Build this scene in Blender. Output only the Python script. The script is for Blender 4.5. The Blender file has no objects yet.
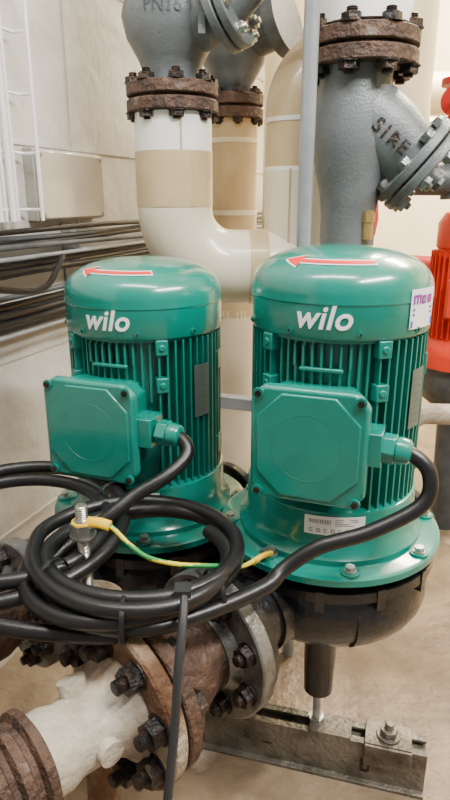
import bpy, bmesh, math, random
from mathutils import Vector, Matrix
random.seed(4)
rad=math.radians
scene=bpy.context.scene
FZ=-.03   # floor level

# ------------------------------------------------------------ materials
def mat(name,col,rough=.5,metal=0.,col2=None,scale=20.,lo=.4,hi=.6,bump=0.,bscale=None,coat=0.,col3=None,emit=None,detail=6):
    m=bpy.data.materials.new(name); m.use_nodes=True
    nt=m.node_tree; b=nt.nodes['Principled BSDF']
    b.inputs['Base Color'].default_value=(*col,1); b.inputs['Roughness'].default_value=rough
    b.inputs['Metallic'].default_value=metal
    if coat: b.inputs['Coat Weight'].default_value=coat; b.inputs['Coat Roughness'].default_value=.10
    tc=nt.nodes.new('ShaderNodeTexCoord')
    if col2 is not None:
        n=nt.nodes.new('ShaderNodeTexNoise'); n.inputs['Scale'].default_value=scale; n.inputs['Detail'].default_value=detail
        r=nt.nodes.new('ShaderNodeValToRGB')
        r.color_ramp.elements[0].position=lo; r.color_ramp.elements[0].color=(*col,1)
        r.color_ramp.elements[1].position=hi; r.color_ramp.elements[1].color=(*col2,1)
        if col3 is not None:
            e=r.color_ramp.elements.new(min(.95,hi+.14)); e.color=(*col3,1)
        nt.links.new(tc.outputs['Object'],n.inputs['Vector']); nt.links.new(n.outputs['Fac'],r.inputs['Fac'])
        nt.links.new(r.outputs['Color'],b.inputs['Base Color'])
    if bump:
        n2=nt.nodes.new('ShaderNodeTexNoise'); n2.inputs['Scale'].default_value=bscale or scale*3; n2.inputs['Detail'].default_value=5
        bp=nt.nodes.new('ShaderNodeBump'); bp.inputs['Strength'].default_value=bump; bp.inputs['Distance'].default_value=.01
        nt.links.new(tc.outputs['Object'],n2.inputs['Vector']); nt.links.new(n2.outputs['Fac'],bp.inputs['Height'])
        nt.links.new(bp.outputs['Normal'],b.inputs['Normal'])
    return m
GREEN=mat('green_paint',(0.0,.215,.165),.24,0,(0.0,.195,.15),30,bump=.03,bscale=400,coat=.7)
GREEN2=mat('green_paint_flat',(0.0,.19,.145),.32,bump=.04,bscale=300,coat=.35)
WHITE=mat('white_print',(.9,.9,.9),.5)
RED=mat('red_print',(.8,.01,.01),.45)
BLUE=mat('blue_print',(.05,.06,.45),.45)
PURPLE=mat('purple_print',(.30,.03,.35),.45)
DARKP=mat('grey_print',(.12,.12,.14),.5)
PLATE=mat('nameplate_metal',(.14,.20,.18),.4,.5)
BLACK=mat('black_cast',(.008,.008,.009),.28,.1,(.016,.016,.018),60,bump=.15,bscale=150,coat=.4)
RUBBER=mat('cable_rubber',(.008,.008,.009),.36,bump=.05,bscale=200)
STEEL=mat('zinc_steel',(.6,.6,.58),.28,.9,(.42,.41,.38),40,bump=.1,bscale=200)
FLG=mat('grey_steel',(.26,.27,.265),.38,.75,(.10,.095,.085),24,.42,.66,.25,150,col3=(.06,.045,.035))
RUSTY=mat('rusty_flange',(.14,.068,.034),.72,.1,(.28,.20,.13),16,.40,.54,.8,85,col3=(.44,.39,.31),detail=10)
RUSTD=mat('rust_brown',(.052,.029,.020),.62,.15,(.11,.060,.038),28,.4,.6,.7,110,col3=(.20,.17,.145),detail=9)
DIRTY=mat('dirty_cream_paint',(.47,.42,.34),.45,0,(.33,.26,.19),15,.46,.60,.4,80,col3=(.12,.06,.035),detail=9)
BOLT=mat('dark_bolt',(.022,.020,.020),.42,.6,(.065,.042,.030),60,.45,.6,.4,200)
CAST=mat('grey_cast_paint',(.145,.165,.172),.40,.1,(.105,.118,.124),14,.4,.65,.16,220,col3=(.10,.09,.07),detail=9)
CASTD=mat('grey_cast_dark',(.085,.097,.105),.45,.1,(.06,.068,.075),30,bump=.14,bscale=220)
IVORY=mat('ivory_pipe',(.78,.71,.56),.28,0,(.72,.64,.48),7,bump=.05,bscale=40,coat=.3)
TAN=mat('tan_jacket',(.57,.44,.25),.35,0,(.52,.39,.215),10,bump=.12,bscale=40,coat=.3)
WHT=mat('white_jacket',(.86,.84,.79),.32,coat=.3)
CREAM=mat('cream_far',(.92,.82,.56),.4,0,(.84,.73,.47),6)
ORANGE=mat('orange_red_paint',(.72,.04,.012),.35)
REDP=mat('red_paint',(.5,.015,.012),.45)
YEL=mat('yellow_lug',(.85,.52,.01),.45)
COND=mat('grey_conduit',(.33,.355,.38),.30,.3,(.28,.30,.325),20)
WIRE=mat('white_wire',(.88,.88,.88),.4,.1)
BEAM=mat('galv_beam',(.24,.22,.18),.42,.5,(.14,.125,.10),20,.4,.6,.4,120,col3=(.08,.065,.05),detail=9)

def earthmat():
    m=bpy.data.materials.new('earth_wire'); m.use_nodes=True; nt=m.node_tree; b=nt.nodes['Principled BSDF']
    b.inputs['Roughness'].default_value=.4
    tc=nt.nodes.new('ShaderNodeTexCoord')
    s=nt.nodes.new('ShaderNodeSeparateXYZ'); nt.links.new(tc.outputs['UV'],s.inputs[0])
    r=nt.nodes.new('ShaderNodeValToRGB'); r.color_ramp.interpolation='CONSTANT'
    r.color_ramp.elements[0].color=(.02,.24,.05,1); r.color_ramp.elements[1].position=.6; r.color_ramp.elements[1].color=(.75,.6,.03,1)
    nt.links.new(s.outputs[0],r.inputs[0]); nt.links.new(r.outputs[0],b.inputs['Base Color']); return m
EARTH=earthmat()

# ------------------------------------------------------------ geometry accumulator
def axisM(p,d,up=None):
    d=Vector(d).normalized()
    q=d.to_track_quat('Z','Y')
    return Matrix.Translation(Vector(p))@q.to_matrix().to_4x4()
def catmull(pts,n=10):
    P=[Vector(p) for p in pts]; P=[P[0]*2-P[1]]+P+[P[-1]*2-P[-2]]; out=[]
    for i in range(1,len(P)-2):
        a,b,c,d=P[i-1:i+3]
        for k in range(n):
            t=k/n
            out.append(.5*((2*b)+(c-a)*t+(2*a-5*b+4*c-d)*t*t+(3*b-a-3*c+d)*t**3))
    out.append(P[-2]); return out
class G:
    def __init__(s): s.v=[];s.f=[];s.m=[];s.uv={}
    def add(s,v,f,M=None,mi=0):
        o=len(s.v); M=M or Matrix()
        s.v+= [M@Vector(p) for p in v]
        for q in f: s.f.append([i+o for i in q]); s.m.append(mi)
        return s
    def lathe(s,prof,seg=48,M=None,mi=0,a0=0,a1=2*math.pi):
        v=[];f=[];full=abs(a1-a0-2*math.pi)<1e-6; n=seg if full else seg+1
        for i in range(n):
            a=a0+(a1-a0)*i/seg
            for r,z in prof: v.append((r*math.cos(a),r*math.sin(a),z))
        k=len(prof)
        for i in range(seg):
            j=(i+1)%n
            for q in range(k-1):
                f.append((i*k+q,j*k+q,j*k+q+1,i*k+q+1))
        return s.add(v,f,M,mi)
    def cyl(s,p,d,r,h,seg=24,mi=0,r2=None,ch=0):
        r2=r if r2 is None else r2
        if ch: pr=[(0,0),(r-ch,0),(r,ch),(r2,h-ch),(r2-ch,h),(0,h)]
        else: pr=[(0,0),(r,0),(r2,h),(0,h)]
        return s.lathe(pr,seg,axisM(p,d),mi)
    def box(s,c,size,M=None,mi=0):
        x,y,z=[q/2 for q in size]; c=Vector(c)
        v=[c+Vector((i*x,j*y,k*z)) for i in(-1,1) for j in(-1,1) for k in(-1,1)]
        f=[(0,1,3,2),(4,6,7,5),(0,4,5,1),(2,3,7,6),(0,2,6,4),(1,5,7,3)]
        return s.add(v,f,M,mi)
    def prism(s,poly,z0,z1,M=None,mi=0,sc=1.0):
        n=len(poly); v=[(x,y,z0) for x,y in poly]+[(x*sc,y*sc,z1) for x,y in poly]
        f=[tuple(range(n))[::-1],tuple(range(n,2*n))]+[(i,(i+1)%n,n+(i+1)%n,n+i) for i in range(n)]
        return s.add(v,f,M,mi)
    def hex(s,p,d,r,h,mi=0,rot=0):
        poly=[(r*math.cos(rot+i*math.pi/3),r*math.sin(rot+i*math.pi/3)) for i in range(6)]
        return s.prism(poly,0,h,axisM(p,d),mi)
    def thread(s,p,d,r,h,mi=0,pitch=.0025):
        n=max(2,int(h/pitch)); pr=[(0,0)]
        for i in range(n):
            z=h*i/n; pr+=[(r*.86,z),(r,z+h/n*.5)]
        pr+=[(r*.8,h),(0,h)]
        return s.lathe(pr,16,axisM(p,d),mi)
    def stud(s,p,d,r,nut,l,mi=0,rot=0):
        d=Vector(d).normalized(); p=Vector(p)
        s.cyl(p,d,r*2.1,.002,24,mi)
        s.hex(p+d*.002,d,r*1.85,nut,mi,rot)
        s.thread(p+d*(nut),d,r,l,mi)
    def tube(s,pts,r,seg=12,mi=0,n=10,smooth=True,caps=True,uvs=False,flat=None):
        P=catmull(pts,n) if smooth else [Vector(p) for p in pts]
        T=[(P[min(i+1,len(P)-1)]-P[max(i-1,0)]).normalized() for i in range(len(P))]
        N=T[0].orthogonal().normalized(); v=[];f=[]
        for i,p in enumerate(P):
            N=(N-T[i]*N.dot(T[i])).normalized(); B=T[i].cross(N)
            rr=r[min(i,len(r)-1)] if isinstance(r,list) else r
            for k in range(seg):
                a=2*math.pi*k/seg
                v.append(p+N*math.cos(a)*rr+B*math.sin(a)*rr*(flat or 1))
        for i in range(len(P)-1):
            for k in range(seg):
                f.append((i*seg+k,i*seg+(k+1)%seg,(i+1)*seg+(k+1)%seg,(i+1)*seg+k))
        if caps: f.append(tuple(range(seg))[::-1]); f.append(tuple(range((len(P)-1)*seg,len(P)*seg)))
        return s.add(v,f,None,mi)
    def build(s,name,mats,parent=None,angle=35,bevel=0,loc=None,rotz=0):
        me=bpy.data.meshes.new(name); me.from_pydata([tuple(p) for p in s.v],[],s.f)
        if not isinstance(mats,(list,tuple)): mats=[mats]
        for m in mats: me.materials.append(m)
        me.polygons.foreach_set('material_index',s.m)
        bm=bmesh.new(); bm.from_mesh(me)
        bmesh.ops.remove_doubles(bm,verts=bm.verts,dist=1e-6)
        bmesh.ops.dissolve_degenerate(bm,dist=1e-7,edges=bm.edges)
        bmesh.ops.recalc_face_normals(bm,faces=bm.faces); bm.to_mesh(me); bm.free()
        me.shade_smooth(); me.set_sharp_from_angle(angle=rad(angle))
        o=bpy.data.objects.new(name,me); scene.collection.objects.link(o)
        if bevel:
            b=o.modifiers.new('bevel','BEVEL'); b.width=bevel; b.segments=2; b.limit_method='ANGLE'; b.angle_limit=rad(40)
        if parent: o.parent=parent
        if loc: o.location=loc
        o.rotation_euler.z=rotz
        return o
def root(name,loc=(0,0,0),rz=0):
    e=bpy.data.objects.new(name,None); e.empty_display_size=.05; scene.collection.objects.link(e)
    e.location=loc; e.rotation_euler.z=rz; return e

# ------------------------------------------------------------ room
WD=Vector((.35,.937,0)).normalized(); WN=Vector((WD.y,-WD.x,0)); W0=Vector((-.45,1.1,0))
def wallp(s,off,z): return W0+WD*s+WN*off+Vector((0,0,z))
WALL=mat('painted_concrete',(.60,.58,.53),.65,0,(.44,.42,.38),3.2,.35,.7,.8,16,detail=12)
WALL2=mat('painted_concrete_far',(.85,.76,.57),.8,0,(.72,.62,.45),2,.35,.7,.3,14)
FLOOR=mat('stained_concrete_floor',(.32,.235,.15),.42,0,(.18,.125,.08),8,.36,.60,.5,45,col3=(.48,.40,.30),detail=12)
CEIL=mat('ceiling_plaster',(.85,.80,.68),.9,0,(.75,.70,.58),3)
g=G(); ang=math.atan2(WD.y,WD.x)
Mw=Matrix.Translation(W0)@Matrix.Rotation(ang,4,'Z')
g.box((.6,.06,1.23),(5.6,.12,2.56),Mw)
for z in(.25,.60,1.0,1.34,1.7,2.05): g.box((.6,-.001,z),(5.6,.004,.006),Mw)
for x in(-1.5,-.6,.35,1.4,2.4): g.box((x,-.001,1.25),(.006,.004,2.5),Mw)
g.build('wall_left',WALL,angle=30)
G().box((1.9,3.98,1.23),(3.0,.12,2.56)).build('wall_back',WALL2)
G().box((3.0,1.3,1.23),(.12,5.4,2.56)).build('wall_right',WALL2)
G().box((.8,1.3,FZ-.05),(5.2,5.6,.1)).build('floor',FLOOR)
G().box((.8,1.3,2.55),(5.2,5.6,.1)).build('ceiling',CEIL)

# ------------------------------------------------------------ motor / pump
def capz(th): return (.12*max(0,math.cos(th))**.8, .785+.057*max(0,math.sin(th))**.8)
def wrap_mesh(name,verts,faces,mat_,parent,fn):
    g=G(); g.add([fn(x,y,z) for x,y,z in verts],faces); return g.build(name,mat_,parent,60)
def text_mesh(body,size,shear=.25,off=.012):
    cu=bpy.data.curves.new('t','FONT'); cu.body=body; cu.size=size; cu.align_x='CENTER'; cu.align_y='CENTER'
    cu.shear=shear; cu.offset=off*size; cu.extrude=.0004; cu.resolution_u=4; cu.space_character=1.04
    o=bpy.data.objects.new('t',cu); scene.collection.objects.link(o)
    me=bpy.data.meshes.new_from_object(o.evaluated_get(bpy.context.evaluated_depsgraph_get()))
    bm=bmesh.new(); bm.from_mesh(me)
    bmesh.ops.subdivide_edges(bm,edges=[e for e in bm.edges if e.calc_length()>.006],cuts=2)
    v=[tuple(p.co) for p in bm.verts]; bm.verts.index_update(); f=[[q.index for q in fc.verts] for fc in bm.faces]; bm.free()
    bpy.data.objects.remove(o); return v,f
TV,TF=text_mesh('wilo',.0395,.22,.018)
def cylmap(R,phi0,z0):
    def fn(x,y,z):
        a=phi0+x/R; r=R+z
        return (r*math.sin(a),-r*math.cos(a),z0+y)
    return fn
def patch(name,R,phi,z0,w,h,m,parent,n=10):
    fn=cylmap(R,phi,z0); v=[];f=[]
    for i in range(n+1):
        x=-w/2+w*i/n
        v+=[(x,-h/2,0),(x,h/2,0),(x,-h/2,-.0006),(x,h/2,-.0006)]
    for i in range(n):
        a=i*4;b=a+4
        f+=[(a,b,b+1,a+1),(a+2,a+3,b+3,b+2),(a,a+2,b+2,b),(a+1,b+1,b+3,a+3)]
    return wrap_mesh(name,v,f,m,parent,fn)
def domearrow(name,m,parent,grow,lift,sh=0):
    L=.054
    def half(x):
        if x<-L+.022: return max(0,(x+L)/.022*.16)
        return .042
    xs=[-L,-L+.005,-L+.010,-L+.015,-L+.0219,-L+.0221]+[-L+.027+ (2*L-.027)*i/14 for i in range(15)]
    v=[];f=[]
    for x in xs:
        h=half(x)+grow*1.6
        a=x*(1+grow*1.2)/.087-.02+sh
        for q in(-1,-.33,.33,1):
            th=rad(44)+q*h; r,z=capz(th)
            v.append(((r+lift)*math.sin(a),-(r+lift)*math.cos(a),z+lift))
    for i in range(len(xs)-1):
        for k in range(3): f.append((i*4+k,i*4+k+1,i*4+5+k,i*4+4+k))
    g=G(); g.add(v,f); return g.build(name,m,parent,60)

def octa(w,h,c): return [(-w/2+c,-h/2),(w/2-c,-h/2),(w/2,-h/2+c),(w/2,h/2-c),(w/2-c,h/2),(-w/2+c,h/2),(-w/2,h/2-c),(-w/2,-h/2+c)]
DL=Vector((-.423,-.906,0)).normalized()
def pump(loc,rz,sticker,bx):
    R=root('circulation_pump',loc,rz)
    prof=[(0,.842)]+[capz(rad(t)) for t in (86,80,74,68,62,56,50,44,38,32,26,20,14,8,3,0)]+[(.1205,.782),(.1205,.7815),(.1195,.780),(.1195,.742),(.1180,.739),(.112,.739),(.112,.752),(0,.752)]
    G().lathe(prof,96).build('fan_cover',GREEN,R,30)
    g=G()
    for a in(-62,-20,22,62,118,180,242):
        a=rad(a); d=Vector((math.sin(a),-math.cos(a),0)); g.cyl(d*.1185+Vector((0,0,.747)),d,.0042,.003,14); g.cyl(d*.1214+Vector((0,0,.747)),d,.002,.0012,6,1)
    g.build('cover_screws',[GREEN2,BOLT],R)
    wrap_mesh('logo_lettering',TV,TF,WHITE,R,cylmap(.1203,rad(0),.7645))
    domearrow('rotation_arrow_outline',WHITE,R,.02,.0006)
    domearrow('rotation_arrow',RED,R,0,.0012)
    g=G(); g.lathe([(0,.752),(.101,.752),(.101,.47),(0,.47)],64)
    g.lathe([(.101,.742),(.113,.742),(.113,.734),(.101,.730)],64)
    n=60
    for i in range(n):
        a=2*math.pi*i/n; deg=math.degrees(a)
        if deg>180: deg-=360
        M=Matrix.Rotation(a-math.pi/2,4,'Z')
        if abs(deg)<34:
            if abs(deg)<20: g.box((.104,0,.716),(.018,.0030,.028),M)
            g.box((.104,0,.69),(.012,.003,.09),M)
            continue
        g.box((.107,0,.616),(.022,.0026,.24),M)
    g.build('motor_housing',GREEN2,R,bevel=0)
    g=G()
    for sx in(-1,1):
        for z in(.727,.672):
            a=rad(38*sx); d=Vector((math.sin(a),-math.cos(a),0))
            g.box((0,0,0),(.018,.016,.022),Matrix.Translation(d*.113+Vector((0,0,z)))@Matrix.Rotation(a,4,'Z'))
            g.cyl(d*.12+Vector((0,0,z)),d,.005,.003,12)
        a=rad(100*sx)
        for z in(.55,.69):
            d=Vector((math.sin(a),-math.cos(a),0)); g.box((0,0,0),(.03,.012,.03),Matrix.Translation(d*.113+Vector((0,0,z)))@Matrix.Rotation(a,4,'Z'))
    g.box((0,-.112,.700),(.055,.006,.005))
    g.build('housing_lugs',GREEN2,R,bevel=.0015)
    G().lathe([(0,.514),(.112,.514),(.1205,.511),(.1215,.508),(.1225,.470),(.126,.456),(.134,.448),(.134,.436),(0,.436)],80).build('bearing_shield',GREEN,R)
    G().lathe([(0,.440),(.156,.440),(.162,.437),(.162,.428),(.159,.425),(0,.425)],96).build('mounting_flange',GREEN,R)
    g=G()
    for i in range(8):
        a=rad(22+45*i); p=Vector((math.cos(a)*.148,math.sin(a)*.148,.440))
        g.cyl(p,(0,0,1),.0125,.003,20,0); g.cyl(p+Vector((0,0,.003)),(0,0,1),.0085,.0015,20,1); g.hex(p+Vector((0,0,.0045)),(0,0,1),.0068,.006,1,i)
    g.build('flange_bolts',[GREEN2,STEEL],R)
    Mb=Matrix.Translation((bx,-.157,.613))@Matrix.Rotation(rad(90),4,'X')
    g=G(); g.prism(octa(.120,.130,.016),-.065,-.016,Mb,sc=1.08)
    g.box((bx/2,-.10,.615),(.09,.03,.12))
    g.build('terminal_box_body',GREEN2,R,bevel=.003)
    g=G(); g.prism(octa(.146,.150,.017),-.016,.0,Mb,sc=.98)
    g.build('terminal_box_lid',GREEN,R,bevel=.004)
    g=G(); g.prism(octa(.128,.134,.031),-.001,.0025,Mb,sc=.985)
    g.build('terminal_box_lid_panel',GREEN,R,bevel=.0015)
    g=G()
    for sx in(-1,1):
        for sz in(-1,1):
            p=Vector((bx+sx*.0615,-.156,.613+sz*.0640)); g.cyl(p,(0,-1,0),.0068,.004,18,0); g.cyl(p+Vector((0,-.004,0)),(0,-1,0),.0045,.002,6,1)
    g.build('lid_screws',[GREEN2,BOLT],R)
    g=G(); g.lathe([(.0425,.0022),(.0427,.0028),(.0431,.0028),(.0433,.0022)],64,Mb); g.build('lid_emboss_ring',GREEN,R)
    d=Vector((1,-.05,-.05)).normalized(); p=Vector((.062,-.128,.617))
    g=G(); g.box((.068+bx/2,-.128,.617),(.034,.040,.042))
    g.hex(p+d*.02,d,.019,.016,0); g.lathe([(0,0),(.0165,0),(.0170,.006),(.0150,.016),(.0105,.019),(0,.019)],28,axisM(p+d*.036,d))
    g.build('cable_gland',GREEN,R,bevel=.0015)
    patch('type_label',.1232,rad(14),.493,.080,.027,WHITE,R)
    g=G()
    fn=cylmap(.1240,rad(14),.493)
    def rect(x,y,w,h,mi):
        v=[(x,y,0),(x+w,y,0),(x+w,y+h,0),(x,y+h,0)]; g.add([fn(*q) for q in v],[(0,1,2,3)],None,mi)
    x=-.034
    while x<-.006:
        w=random.uniform(.0005,.0010); rect(x,.003,w,.006,0); x+=w+random.uniform(.0009,.0016)
    for k in range(4): rect(.000,.0010+k*.0028,random.uniform(.018,.032),.0008,0)
    for k in range(7):
        x=-.033+k*.0095; rect(x,-.0092,.0045,.0008,0); rect(x,-.0050,.0045,.0008,0); rect(x,-.0092,.0008,.005,0)
        if k%2: rect(x+.0038,-.0092,.0008,.005,0)
    g.build('type_label_print',DARKP,R,60)
    patch('nameplate',.1195,rad(70),.655,.032,.08,PLATE,R)
    g=G(); fn=cylmap(.1200,rad(70),.655)
    for k in range(7): rect(-.012,-.032+k*.0095,random.uniform(.015,.023),.002,0)
    g.build('nameplate_print',DARKP,R,60)
    if sticker:
        patch('warranty_sticker',.1214,rad(66),.773,.055,.048,WHITE,R)
        g=G(); fn=cylmap(.1222,rad(66),.773)
        rect(-.026,-.0225,.052,.009,1)
        for (x,y,w,h) in((-.024,.006,.003,.010),(-.018,.006,.003,.010),(-.012,.006,.003,.010),(-.024,.0145,.015,.003),(-.007,.006,.003,.010),(-.001,.006,.003,.010),(-.007,.0135,.009,.003),(-.007,.006,.009,.003),(.006,.006,.012,.010)): rect(x,y,w,h,0)
        for k in range(2): rect(-.024,-.002-k*.006,.045,.003,1)
        g.build('warranty_sticker_print',[PURPLE,BLUE],R,60)
    g=G(); g.lathe([(0,.425),(.140,.425),(.140,.414),(.156,.412),(.157,.398),(.152,.394),(.142,.390),(.148,.380),(.152,.360),(.148,.335),(.132,.312),(.10,.297),(.05,.290),(0,.289)],80)
    for i in range(12):
        M=Matrix.Rotation(rad(30*i+8),4,'Z'); g.box((.147,0,.40),(.022,.012,.03),M)
    pts=[]; rs=[]
    for i in range(25):
        a=rad(200-i*11); pts.append((math.cos(a)*(.105),math.sin(a)*(.105),.352)); rs.append(.036+.014*i/24)
    g.tube(pts,rs,20,0,1,smooth=False)
    o=Vector((0,0,.352))
    g.cyl(o+DL*.07,DL,.055,.09,32); g.cyl(o+DL*.14,DL,.05,.08,32); g.cyl(o+DL*.211,DL,.088,.017,48,ch=.002)
    g.cyl(o-DL*.07,-DL,.055,.08,32); g.cyl(o-DL*.14,-DL,.05,.05,32); g.cyl(o-DL*.183,-DL,.088,.017,48,ch=.002)
    g.build('pump_casing',BLACK,R,40)
    g=G(); g.lathe([(0,.30),(.040,.30),(.034,.285),(.0265,.272),(.0255,.18),(.0235,.12),(.018,.116),(0,.116)],32); g.build('casing_foot',BLACK,R)
    fz=-loc[2]
    g=G(); g.thread((0,0,.045+fz),(0,0,1),.0075,.08-fz,0,.003); g.hex((0,0,.051+fz),(0,0,1),.014,.010); g.build('foot_stud',STEEL,R)
    return R
PA=(-.125,.96,-.026); PB=(.156,.84,0.)
RZ=rad(-20)
pb=pump(PB,RZ,True,-.004); pa=pump(PA,RZ,False,-.014)

# ------------------------------------------------------------ suction pipe runs
D=Vector((-.7071,-.7071,0)); S=Vector((-.7071,.7071,0)); U=Vector((0,0,1))
def bolts(g,o,d,R,n,rot,mi,r=.0085,l=.016,nut=.014,dirn=1):
    for i in range(n):
        a=rad(rot+360/n*i); p=o+D*d+(S*math.cos(a)+U*math.sin(a))*R
        g.stud(p,D*dirn,r,nut,l,mi,a)
def piperun(c,zc,name,end):
    o=Vector((c[0],c[1],zc))
    R=root(name)
    g=G(); g.cyl(o+D*.230,D,.098,.022,64,ch=.002); g.cyl(o+D*.252,D,.062,.012,48,r2=.052)
    g.build('grey_flange',FLG,R)
    g=G(); bolts(g,o,.252,.077,8,22,0,.007,.010,.012); g.build('grey_flange_bolts',BOLT,R)
    g=G(); g.lathe([(0,.255),(.050,.255),(.048,.27),(.058,.295),(.060,.32),(.050,.35),(.050,.37),(0,.37)],40,axisM(o,D)); g.build('check_valve_body',RUSTD,R)
    g=G(); g.cyl(o+D*.350,D,.098,.018,64,ch=.002,mi=1); g.cyl(o+D*.372,D,.100,.020,64,ch=.003); g.cyl(o+D*.367,D,.080,.006,40)
    g.build('rusty_flange_pair',[RUSTY,RUSTD],R)
    g=G(); bolts(g,o,.392,.077,8,30,0,.0085,.014,.015); bolts(g,o,.350,.077,8,30,0,.0085,.004,.012,-1); g.build('flange_bolts',BOLT,R)
    g=G(); g.lathe([(0,.38),(.064,.38),(.064,.396),(.054,.403),(.046,.415),(.042,.43),(.040,.46),(.045,.475),(.045,.50),(0,.50)],48,axisM(o,D)); 
    g.cyl(o+D*.435,U*.2+S*.1,.016,.055,24); g.cyl(o+D*.435,S*-1,.014,.05,24)
    g.build('valve_neck',DIRTY,R)
    g=G(); pr=[(0,.492)]
    for i in range(4):
        z=.494+i*.022; pr+=[(.050,z),(.057,z+.003),(.057,z+.012),(.050,z+.016)]
    pr+=[(.044,.585),(0,.585)]
    g.lathe(pr,56,axisM(o,D)); g.build('pipe_coupling',RUSTD,R)
    e=end; q=o+D*e
    g=G(); g.tube([o+D*.57,o+D*(e-.11),o+D*(e-.05)-U*.008,q-U*.06,q-U*.15,Vector((q.x,q.y,FZ))],.040,28); g.build('pipe',DIRTY,R)
    return R
piperun(PB,.352,'flanged_suction_pipe',.93)
piperun(PA,.326,'flanged_suction_pipe',.74)

# ------------------------------------------------------------ vertical threaded support rod with earth lug
p=Vector((-.172,.665,0))
R=root('threaded_support_rod')
g=G(); g.thread(p,(0,0,1),.0078,.552,0,.0028); g.hex(p+U*.515,U,.0150,.014,0,.3); g.cyl(p+U*.529,U,.010,.003); g.cyl(p+U*.511,U,.016,.003)
g.build('rod_and_nut',STEEL,R)
g=G(); g.lathe([(0,.395),(.043,.395),(.045,.40),(.045,.418),(.030,.424),(.018,.428),(.014,.44),(0,.44)],40,Matrix.Translation(p)); g.cyl(p+U*FZ,U,.024,.398-FZ,24,r2=.02); g.cyl(p+U*FZ,U,.05,.008,32)
g.build('rusty_post',RUSTY,R)

# ------------------------------------------------------------ support beam
R=root('steel_support_beam')
A=Vector((-.03,.886,0)); Bp=Vector((.330,.788,0)); dx=(Bp-A); L=dx.length; an=math.atan2(dx.y,dx.x)
M=Matrix.Translation((A+Bp)/2)@Matrix.Rotation(an,4,'Z')
H=.05-FZ
g=G(); g.box((0,-.020,FZ+H/2),(L,.004,H),M); g.box((0,.020,FZ+H/2),(L,.004,H),M); g.box((0,-.0145,.047),(L,.011,.005),M); g.box((0,.0145,.047),(L,.011,.005),M); g.box((0,0,FZ+.003),(L,.044,.006),M); g.box((0,0,.035),(L,.036,.004),M)
g.box((0,-.026,FZ+.003),(L,.012,.006),M)
for (x,z,w,h) in((.085,.005,.004,.024),(.090,-.006,.014,.004),(.097,.001,.004,.014),(-.11,.012,.010,.003),(-.075,.008,.018,.003)): g.box((x,-.0225,z),(w,.0014,h),M,1)
g.build('channel',[BEAM,BOLT],R,bevel=.001)
g=G(); g.box((.03,0,.0515),(.07,.044,.005),M); g.box((.125,0,.0525),(.075,.05,.007),M); g.box((.125,-.028,.035),(.075,.005,.040),M)
pb2=M@Vector((.125,0,.056)); g.stud(pb2,U,.008,.012,.014); g.cyl(pb2,U,.02,.003)
g.build('clamp_plate',BEAM,R,bevel=.001)

# ------------------------------------------------------------ cables
def coil(cx,cy,cz,r0,loops,start,offs,tilt=(0,0),sq=1.0,tot=None,wob=.006):
    pts=[]; n=24; total=int(loops*n)
    for i in range(total+1):
        t=i/n; j=int(t)%len(offs); k=(j+1)%len(offs); u=t-int(t); u=u*u*(3-2*u)
        dr=offs[j][0]*(1-u)+offs[k][0]*u; dz=offs[j][1]*(1-u)+offs[k][1]*u
        a=rad(start)+2*math.pi*t
        r=r0+dr+wob*math.sin(2*a+j)
        x=r*math.cos(a); y=r*sq*math.sin(a)
        pts.append(Vector((cx+x,cy+y,cz+dz+x*tilt[0]+y*tilt[1])))
    return pts
CR=.0093
R=root('power_cable')
main=[(.195,.688,.616),(.222,.676,.612),(.240,.664,.592),(.232,.655,.558),(.172,.648,.526),(.113,.645,.508),(.072,.640,.482),(.047,.620,.470),(-.017,.580,.466),(-.080,.552,.466),(-.145,.560,.464),(-.20,.60,.464),(-.232,.66,.468)]
c1=coil(-.107,.665,.472,.105,3.6,178,[(0,0),(.022,.004),(-.002,.021),(.021,.024),(-.016,.012)],(0.02,.02),wob=.008)
g=G(); g.tube([Vector(q) for q in main],CR,16,0,10); g.build('motor_lead',RUBBER,R)
g=G(); g.tube(c1,CR,14,0,3); g.build('coiled_length',RUBBER,R)
R2=root('power_cable')
main2=[(-.082,.808,.588),(-.058,.794,.585),(-.052,.776,.568),(-.079,.752,.548),(-.117,.735,.530),(-.148,.715,.511),(-.190,.695,.484),(-.235,.66,.466),(-.29,.63,.460),(-.36,.64,.460),(-.42,.70,.462)]
g=G(); g.tube(main2,CR,16,0,10); g.build('motor_lead',RUBBER,R2)
c2=coil(-.285,.735,.476,.131,3.0,185,[(0,0),(.022,.005),(.000,.022),(-.020,.008)],(0.0,.14),wob=.008)
g=G(); g.tube(c2,CR,14,0,3)
g.build('coiled_length',RUBBER,R2)
g=G(); g.tube([(-.46,.72,.42),(-.40,.65,.435),(-.34,.60,.45),(-.27,.575,.455),(-.2,.565,.450),(-.12,.565,.446),(-.06,.60,.444)],CR,14); g.build('loose_tail',RUBBER,R2)
def tie(parent,c,d,rr,w=.005):
    g=G(); g.lathe([(rr,-w/2),(rr+.0012,-w/2),(rr+.0012,w/2),(rr,w/2),(rr,-w/2)],28,axisM(c,d)); 
    M=axisM(c,d); g.box((rr+.003,0,0),(.007,.008,.008),M); g.box((rr+.012,0,0),(.022,.001,.004),M)
    g.build('cable_tie',RUBBER,parent,bevel=.0003)
tie(R,(-.012,.605,.475),(1,.55,0),.024); tie(R,(-.107,.553,.476),(1,.05,0),.024); tie(R2,(-.165,.80,.492),(1,-.9,-.1),.024); tie(R2,(-.20,.62,.480),(1,-.6,0),.024)
STRAP=mat('black_strap',(.022,.023,.026),.45)
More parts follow.
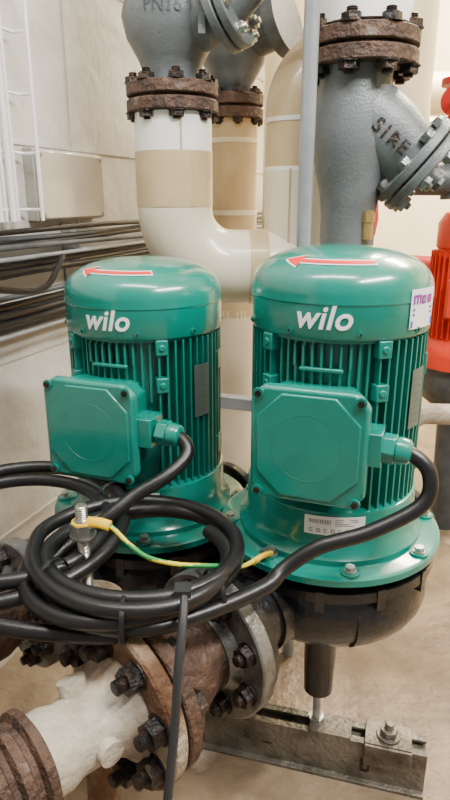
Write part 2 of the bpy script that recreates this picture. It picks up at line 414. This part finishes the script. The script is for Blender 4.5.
g=G(); g.tube([(-.045,.572,.502),(-.043,.555,.498),(-.044,.530,.480),(-.047,.508,.450),(-.050,.490,.40),(-.055,.472,.35),(-.060,.458,.30),(-.07,.45,.2),(-.09,.44,.08),(-.12,.46,FZ+.004)],.0048,10,0,8); g.box((-.045,.566,.500),(.018,.018,.014)); g.build('hanging_strap',STRAP,bevel=0)
def wire_obj(pts,r):
    P=catmull(pts,14); seg=10; me_v=[];f=[];uv=[]
    T=[(P[min(i+1,len(P)-1)]-P[max(i-1,0)]).normalized() for i in range(len(P))]; N=T[0].orthogonal().normalized()
    for i,p in enumerate(P):
        N=(N-T[i]*N.dot(T[i])).normalized(); B=T[i].cross(N)
        for k in range(seg):
            a=2*math.pi*k/seg; me_v.append(p+N*math.cos(a)*r+B*math.sin(a)*r)
    for i in range(len(P)-1):
        for k in range(seg):
            f.append((i*seg+k,i*seg+(k+1)%seg,(i+1)*seg+(k+1)%seg,(i+1)*seg+k)); uv.append((k/seg+i*.03)%1.0)
    me=bpy.data.meshes.new('w'); me.from_pydata([tuple(q) for q in me_v],[],f); ul=me.uv_layers.new(name='UVMap')
    for pi,po in enumerate(me.polygons):
        for li in po.loop_indices: ul.data[li].uv=(uv[pi],.5)
    me.shade_smooth(); me.materials.append(EARTH); o=bpy.data.objects.new('insulated_wire',me); scene.collection.objects.link(o); return o
R=root('earth_wire')
w=wire_obj([(-.150,.655,.533),(-.134,.65,.531),(-.112,.64,.513),(-.088,.63,.502),(-.0525,.622,.498),(-.012,.632,.490),(.022,.66,.472),(.044,.695,.462),(.052,.715,.452)],.0030); w.parent=R
g=G(); g.tube([(-.172,.665,.530),(-.160,.660,.532),(-.150,.656,.5335),(-.136,.651,.532)],.0065,12,0,4,flat=.6); g.tube([(.036,.682,.463),(.046,.70,.459),(.054,.718,.451),(.060,.728,.446)],.0062,12,0,4,flat=.6)
g.cyl((.062,.735,.441),U,.010,.004,20,1); g.hex((.062,.735,.445),U,.007,.006,1)
g.cyl((-.172,.665,.528),U,.013,.003,20,0)
g.build('crimp_lugs',[YEL,STEEL],R)

# ------------------------------------------------------------ insulated pipes behind
def flange_stack(g,x,y,z0,z1,R,mi=0,mib=1,n=8,rot=10,br=.008):
    t=(z1-z0-.006)/2
    g.cyl((x,y,z0),U,R,t,56,mi,ch=.002); g.cyl((x,y,z0+t),U,R*.8,.006,40,mi); g.cyl((x,y,z1-t),U,R,t,56,mi,ch=.002)
    for i in range(n):
        a=rad(rot+360/n*i); p=Vector((x+math.cos(a)*R*.84,y+math.sin(a)*R*.84,0))
        g.stud(p+U*z1,U,br,br*1.2,br*1.2,mib,a); g.stud(p+U*z0,-U,br,br*1.2,br*.8,mib,a)
R=root('insulated_discharge_pipe')
x,y=-.100,1.30; pr=.0745
g=G(); g.cyl((x,y,.985),U,pr,.068,56); g.build('white_collar',WHT,R)
g=G(); g.cyl((x,y,.885),U,pr+.001,.101,56); g.build('tan_jacket',TAN,R)
g=G(); pts=[(x,y,.89)]
for i in range(13):
    a=rad(90*i/12); pts.append((x+.115*(1-math.cos(a)),y+.012*(i/12),.88-.115*math.sin(a)))
pts+=[(x+.15,y+.014,.765)]
g.tube(pts,pr,48,0,1,smooth=False)
g.build('ivory_elbow',IVORY,R)
g=G(); g.tube([(x+.148,y+.014,.765),(x+.185,y+.016,.765)],pr+.0015,48,smooth=False); g.build('tan_band',TAN,R)
g=G(); g.tube([(x+.18,y+.016,.765),(x+.30,y+.03,.765)],pr-.001,48,smooth=False); g.build('ivory_straight',IVORY,R)
g=G(); g.lathe([(0,.69),(.03,.69),(.055,.705),(.068,.735),(.070,.77),(.070,.96),(0,.96)],48,Matrix.Translation((.150,1.335,0))); g.build('ivory_riser',IVORY,R)
g=G(); pts=[(.150,1.335,.955),(.150,1.335,1.06)]
for i in range(1,9):
    a=rad(60*i/8); pts.append((.150+.10*(1-math.cos(a)),1.335+.02*i/8,1.06+.10*math.sin(a)))
pts.append((.22,1.38,1.20)); pts.append((.30,1.45,1.34)); pts.append((.36,1.5,2.5))
g.tube(pts,.069,40,0,1,smooth=False); g.build('tan_riser',TAN,R)
for zz,m in((.955,WHT),(1.045,WHT)):
    g=G(); g.lathe([(.069,-.004),(.0706,-.004),(.0706,.004),(.069,.004)],40,Matrix.Translation((.150,1.335,zz))); g.build('joint_tape',m,R)
# longitudinal jacket seams
g=G(); 
for px,py,rr,z0,z1,aa in((x,y,pr+.0012,.886,.985,-60),(x,y,pr+.0004,.985,1.05,-75),(.150,1.335,.0705,.77,.955,-110)):
    a=rad(aa); g.box((px+math.cos(a)*rr,py+math.sin(a)*rr,(z0+z1)/2),(.004,.0016,z1-z0),None)
g.build('jacket_seams',TAN,R)

R=root('globe_valve')
g=G(); flange_stack(g,x,y,1.054,1.104,.087); g.build('rusty_flange',[RUSTD,BOLT],R)
g=G(); g.lathe([(0,1.10),(.055,1.10),(.052,1.12),(.062,1.145),(.082,1.18),(.090,1.215),(.082,1.25),(.064,1.28),(.056,1.30),(.056,1.34),(.088,1.34),(.088,1.362),(0,1.362)],56,Matrix.Translation((x,y,0)))
bd=Vector((.80,-.35,.30)).normalized(); bo=Vector((x,y,1.19))
g.cyl(bo,bd,.055,.105,40); g.cyl(bo+bd*.10,bd,.080,.016,48,ch=.002); g.cyl(bo+bd*.120,bd,.080,.016,48,ch=.002); g.cyl(bo+bd*.13,bd,.045,.05,32,r2=.025); g.cyl(bo+bd*.17,bd,.012,.09,20)
g.box((-.04,1.213,1.2),(.012,.012,.06))
g.build('valve_body',CAST,R,40)
g=G()
for i in range(8):
    a=rad(45*i+15); s1=bd.orthogonal().normalized(); s2=bd.cross(s1); pp=bo+bd*.136+(s1*math.cos(a)+s2*math.sin(a))*.066; g.stud(pp,bd,.006,.008,.008,0,a)
g.build('bonnet_bolts',STEEL,R)
tv,tf=text_mesh('PN16',.030,0,.01)
g=G(); fn=cylmap(.0905,rad(-5),0)
g.add([Vector(fn(px*1.0,py,.0))+Vector((x,y,1.216)) for px,py,pz in tv],tf); g.build('cast_marking',CASTD,R)
g=G(); he=bo+bd*.25
g.cyl(he-Vector((.02,0,.0)),(1,-.1,.12),.013,.11,20); g.lathe([(.030,-.006),(.036,-.006),(.036,.006),(.030,.006),(.030,-.006)],32,axisM(he,bd))
g.build('stem_handle',CASTD,R)
g=G(); g.cyl((x,y,1.362),U,.088,.02,56,0); g.cyl((x,y,1.38),U,.0745,1.12,48,1); g.build('upper_pipe',[RUSTD,WHT],R)

R=root('globe_valve'); x2,y2=.02,1.68
g=G(); flange_stack(g,x2,y2,1.085,1.14,.075,br=.007); g.build('rusty_flange',[RUSTD,BOLT],R)
g=G(); g.lathe([(0,1.13),(.045,1.13),(.045,1.16),(.075,1.21),(.082,1.25),(.07,1.30),(.05,1.33),(.05,1.37),(.075,1.37),(.075,1.39),(0,1.39)],48,Matrix.Translation((x2,y2,0)))
g.cyl((x2,y2,1.25),(.8,-.5,.25),.05,.12,36); g.cyl(Vector((x2,y2,1.25))+Vector((.8,-.5,.25)).normalized()*.12,(.8,-.5,.25),.075,.03,40); g.cyl((x2,y2,1.39),U,.06,1.1,40)
g.build('valve_body',CASTD,R,40)
R=root('insulated_riser_pipe')
g=G(); g.cyl((x2,y2,.60),U,.062,.485,40,0); g.build('tan_jacket',TAN,R)
g=G(); 
for z in(.86,1.03): g.cyl((x2,y2,z),U,.0632,.012,40,0)
g.tube([(x2,y2,.62),(x2,y2,.45),(x2,y2,FZ)],.062,32,smooth=False); g.build('ivory_part',IVORY,R)

R=root('y_strainer'); x3,y3=.236,1.20
g=G(); flange_stack(g,x3,y3,1.113,1.167,.096,rot=20,br=.0095); g.build('rusty_flange',[RUSTD,BOLT],R)
g=G(); g.lathe([(0,1.12),(.066,1.12),(.062,1.10),(.064,1.085),(.069,1.06),(.073,1.03),(.072,.99),(.064,.95),(.054,.91),(.050,.87),(.050,.60),(.085,.60),(.085,.578),(0,.578)],56,Matrix.Translation((x3-.008,y3,0)))
bd=Vector((.74,-.10,-.62)).normalized(); bo=Vector((x3-.01,y3,1.055))
g.lathe([(0,0),(.062,0),(.068,.04),(.068,.08),(.062,.115),(.062,.135),(0,.135)],48,axisM(bo,bd))
g.cyl(bo+bd*.135,bd,.086,.016,56,ch=.002); g.cyl(bo+bd*.155,bd,.086,.018,56,ch=.003); g.cyl(bo+bd*.17,bd,.022,.03,20); g.hex(bo+bd*.19,bd,.015,.018)
g.build('strainer_body',CAST,R,40)
g=G()
s1=bd.cross(Vector((0,1,0))).normalized(); s2=bd.cross(s1)
for i in range(8):
    a=rad(45*i+22); pp=bo+bd*.173+(s1*math.cos(a)+s2*math.sin(a))*.071; g.stud(pp,bd,.007,.009,.009,0,a); pp=bo+bd*.135+(s1*math.cos(a)+s2*math.sin(a))*.071; g.stud(pp,-bd,.007,.009,.004,0,a)
g.build('cover_bolts',FLG,R)
tv,tf=text_mesh('S1RE',.034,0,.012)
vdir=(Vector((0,-1,0))-bd*Vector((0,-1,0)).dot(bd)).normalized(); sd=vdir.cross(bd)
if sd.z<0: sd=-sd
g=G(); Rr=.0688; vv=[]
for px,py,pz in tv:
    a=(py-.010)/Rr; vv.append(bo+bd*(.083+px)+(vdir*math.cos(a)+sd*math.sin(a))*(Rr+pz*1.5))
g.add(vv,tf); g.build('cast_lettering',BOLT,R)
g=G(); g.cyl((x3,y3,1.167),U,.060,.012,48,1); g.cyl((x3,y3,1.175),U,.080,1.32,56,0); g.build('upper_pipe',[WHT,RUSTD],R)
g=G(); g.tube([(x3-.008,y3,.58),(x3-.008,y3,.50),(x3-.008,y3+.02,.42),(x3-.008,y3+.1,.38),(x3-.008,y3+.4,.36)],.05,30); g.build('lower_pipe',DIRTY,R)
g=G(); g.cyl((x3+.02,y3-.045,.83),U,.010,.05,20); g.hex((x3+.02,y3-.045,.86),U,.013,.014); g.build('drain_plug',mat('brass',(.5,.36,.14),.4,.8),R)

R=root('electrical_conduit')
g=G(); g.cyl((.135,1.10,FZ),U,.0125,2.53,28); g.build('conduit_tube',COND,R)

R=root('expansion_pipe')
g=G(); g.cyl((.50,1.95,1.20),U,.085,1.3,48,0); g.tube([(.50,1.95,1.25),(.50,1.95,1.15),(.53,2.0,1.08),(.62,2.05,1.05),(2.9,2.3,1.05)],.085,36,0,6); g.build('cream_pipe',CREAM,R)
R=root('red_gate_valve')
xx,yy=.530,1.50
g=G(); g.cyl((xx,yy,1.055),U,.055,.014,40); g.cyl((xx,yy,1.135),U,.055,.014,40); g.cyl((xx,yy,1.06),U,.035,.08,32); 
q0=Vector((xx,yy,1.10)); qd=Vector((-.7,-.7,0)).normalized()
g.cyl(q0,qd,.024,.05,24); g.cyl(q0+qd*.05,qd,.030,.008,28); g.cyl(q0+qd*.055,qd,.008,.02,16)
g.build('valve_body',REDP,R)
g=G(); g.cyl((xx,yy,1.149),U,.034,1.35,32); g.cyl((xx,yy,.90),U,.034,.155,32); g.tube([(xx,yy,.90),(xx,yy,.95),(xx+.04,yy-.04,1.0)],.034,24,0,6); g.tube([(xx,yy,.96),(xx+.02,yy-.005,.945),(xx+.06,yy-.01,.94),(2.9,yy-.05,.94)],.034,24,0,6); g.build('pipe_stub',CASTD,R)
R=root('red_circulation_pump')
xx,yy=.655,1.66
g=G(); g.lathe([(0,.88),(.05,.878),(.085,.865),(.10,.84),(.10,.78),(.095,.775),(.095,.55),(.12,.53),(.13,.50),(.13,.47),(0,.47)],48,Matrix.Translation((xx,yy,0)))
for i in range(40): g.box((.100,0,.66),(.02,.003,.22),Matrix.Translation((xx,yy,0))@Matrix.Rotation(rad(9*i),4,'Z'))
g.build('motor',ORANGE,R)
g=G(); g.box((0,0,.66),(.09,.06,.10),Matrix.Translation((xx-.05,yy-.10,0))@Matrix.Rotation(rad(-25),4,'Z')); g.build('terminal_box',ORANGE,R,bevel=.006)
g=G(); g.lathe([(0,.47),(.11,.47),(.12,.43),(.10,.37),(.05,.33),(.04,FZ),(0,FZ)],40,Matrix.Translation((xx,yy,0))); g.build('casing',CASTD,R)
R=root('overhead_cream_pipe')
g=G(); g.cyl((.22,2.35,FZ),U,.085,2.53,40); g.build('vertical_run',CREAM,R)
g=G(); g.tube([(.46,2.7,1.75),(2.9,2.7,1.75)],.11,40,smooth=False); g.tube([(.60,3.1,1.35),(2.9,3.1,1.35)],.09,40,smooth=False); g.build('horizontal_runs',CREAM,R)
R=root('red_pipe')
g=G(); g.tube([(.75,3.3,1.45),(.75,3.3,.8),(.85,3.2,.6),(2.9,3.0,.6)],.035,20,0,6); g.build('pipe',REDP,R)
R=root('wall_strut')
g=G(); 
g.box((0,0,0),(.36,.03,.03),Matrix.Translation((.05,1.42,.43))@Matrix.Rotation(rad(-20),4,'Z')); g.box((.14,1.39,.2),(.03,.03,.46)); g.box((.14,1.39,FZ+.003),(.09,.09,.006)); g.build('strut',COND,R,bevel=.002)
R=root('junction_box')
g=G(); g.box((.065,1.20,.27),(.12,.08,.12)); g.box((.065,1.155,.27),(.11,.01,.11)); g.cyl((.065,1.20,FZ),U,.012,.26); g.build('box',BLACK,R,bevel=.004)
R=root('floor_drain_pipe')
g=G(); g.tube([(.40,1.35,FZ),(.40,1.35,.36),(.44,1.35,.42),(.52,1.34,.43),(.9,1.3,.43)],.024,20,0,6); g.cyl((.40,1.35,.30),U,.034,.03,24); g.build('pipe',DIRTY,R)

# ------------------------------------------------------------ wall services
R=root('wire_cable_tray')
g=G()
for k in range(6):
    s=-.01+k*.034; off=.02 if k not in(0,5) else .05
    g.tube([wallp(s,off,.86),wallp(s,off,2.5)],.0036,8,smooth=False)
z=.88
while z<2.45:
    g.tube([wallp(-.01,.05,z),wallp(-.01,.02,z),wallp(.16,.02,z),wallp(.16,.05,z)],.0028,8,smooth=False); z+=.10
g.build('wires',WIRE,R)
g=G()
for k in range(3): g.tube([wallp(.03+.035*k,.03,.86),wallp(.04+.03*k,.03,2.5)],.006,10,smooth=False)
g.build('white_cables',WHT,R)
R=root('wall_cable_bundle')
g=G(); random.seed(8)
spec=[(.842,.0055,0),(.832,.005,1),(.822,.006,0),(.812,.0055,1),(.786,.0075,0),(.772,.0065,0),(.764,.005,1),(.728,.0055,1),(.712,.0075,0),(.698,.0085,0),(.684,.0075,0),(.672,.007,0)]
for z,r,mi in spec:
    off=.03+.02*random.random(); ph=random.uniform(0,6)
    pts=[]
    for i in range(22):
        s=-1.2+i*.19; pts.append(wallp(s,off+.004*math.sin(3*s+ph),z+.0035*math.sin(5*s+ph)+random.uniform(-.0012,.0012)))
    g.tube(pts,r,10,mi,5)
g.tube([wallp(-.2,.06,.80),wallp(0,.07,.75),wallp(.12,.07,.74),wallp(.2,.06,.79)],.006,10)
g.build('cables',[RUBBER,CASTD],R)
g=G()
for s in(-.6,-.1,.30,.8,1.4,2.0):
    for zb in(.798,.662): g.box((0,0,0),(.03,.05,.006),Matrix.Translation(wallp(s,.025,zb))@Matrix.Rotation(ang,4,'Z'))
    g.box((0,0,0),(.03,.006,.20),Matrix.Translation(wallp(s,.003,.75))@Matrix.Rotation(ang,4,'Z'))
for zb in(.796,.660):
    g.tube([wallp(-1.2,.05,zb),wallp(2.8,.05,zb)],.004,8,smooth=False)
g.build('tray_brackets',COND,R)
PLEX=mat('enclosure_cover',(.47,.44,.36),.12,0,coat=.8)
PLEX2=mat('enclosure_back',(.36,.35,.31),.4,0)
R=root('wall_enclosure')
g=G(); Me=Matrix.Translation(wallp(.30,.012,.925))@Matrix.Rotation(ang,4,'Z'); g.box((0,0,0),(.24,.024,.135),Me); g.build('back_box',PLEX2,R,bevel=.002)
g=G(); g.box((0,-.016,0),(.234,.010,.129),Me); g.build('glossy_cover',PLEX,R,bevel=.004)
g=G()
for sx in(-1,1):
    for sz in(-1,1): g.cyl(Me@Vector((sx*.108,-.021,sz*.056)),-WN*-1,.004,.003,14)
g.build('cover_screws',STEEL,R)

# ------------------------------------------------------------ lights
def area(name,loc,size,power,col,target,sy=None):
    l=bpy.data.lights.new(name,'AREA'); l.energy=power; l.color=col; l.size=size
    if sy: l.shape='RECTANGLE'; l.size_y=sy
    o=bpy.data.objects.new(name,l); scene.collection.objects.link(o); o.location=loc
    o.rotation_euler=(Vector(target)-Vector(loc)).to_track_quat('-Z','Y').to_euler(); return o
area('ceiling_light',(-.15,.30,2.35),1.2,30,(1,.99,.97),(0,.9,.4),.10)
area('ceiling_light',(1.0,.1,2.2),1.2,72,(1,.98,.94),(.1,1.0,.6),.10)
area('ceiling_light',(1.3,2.7,2.42),1.2,250,(1,.91,.72),(1.2,2.6,0),.4)
w=bpy.data.worlds.new('World'); scene.world=w; w.use_nodes=True
w.node_tree.nodes['Background'].inputs[0].default_value=(1,.99,.98,1); w.node_tree.nodes['Background'].inputs[1].default_value=.36

cam=bpy.data.cameras.new('camera'); co=bpy.data.objects.new('camera',cam); scene.collection.objects.link(co)
co.location=(0,0,.90); co.rotation_euler=(rad(72),0,0); cam.sensor_fit='VERTICAL'; cam.sensor_height=36; cam.lens=27.9; cam.clip_start=.02
scene.camera=co
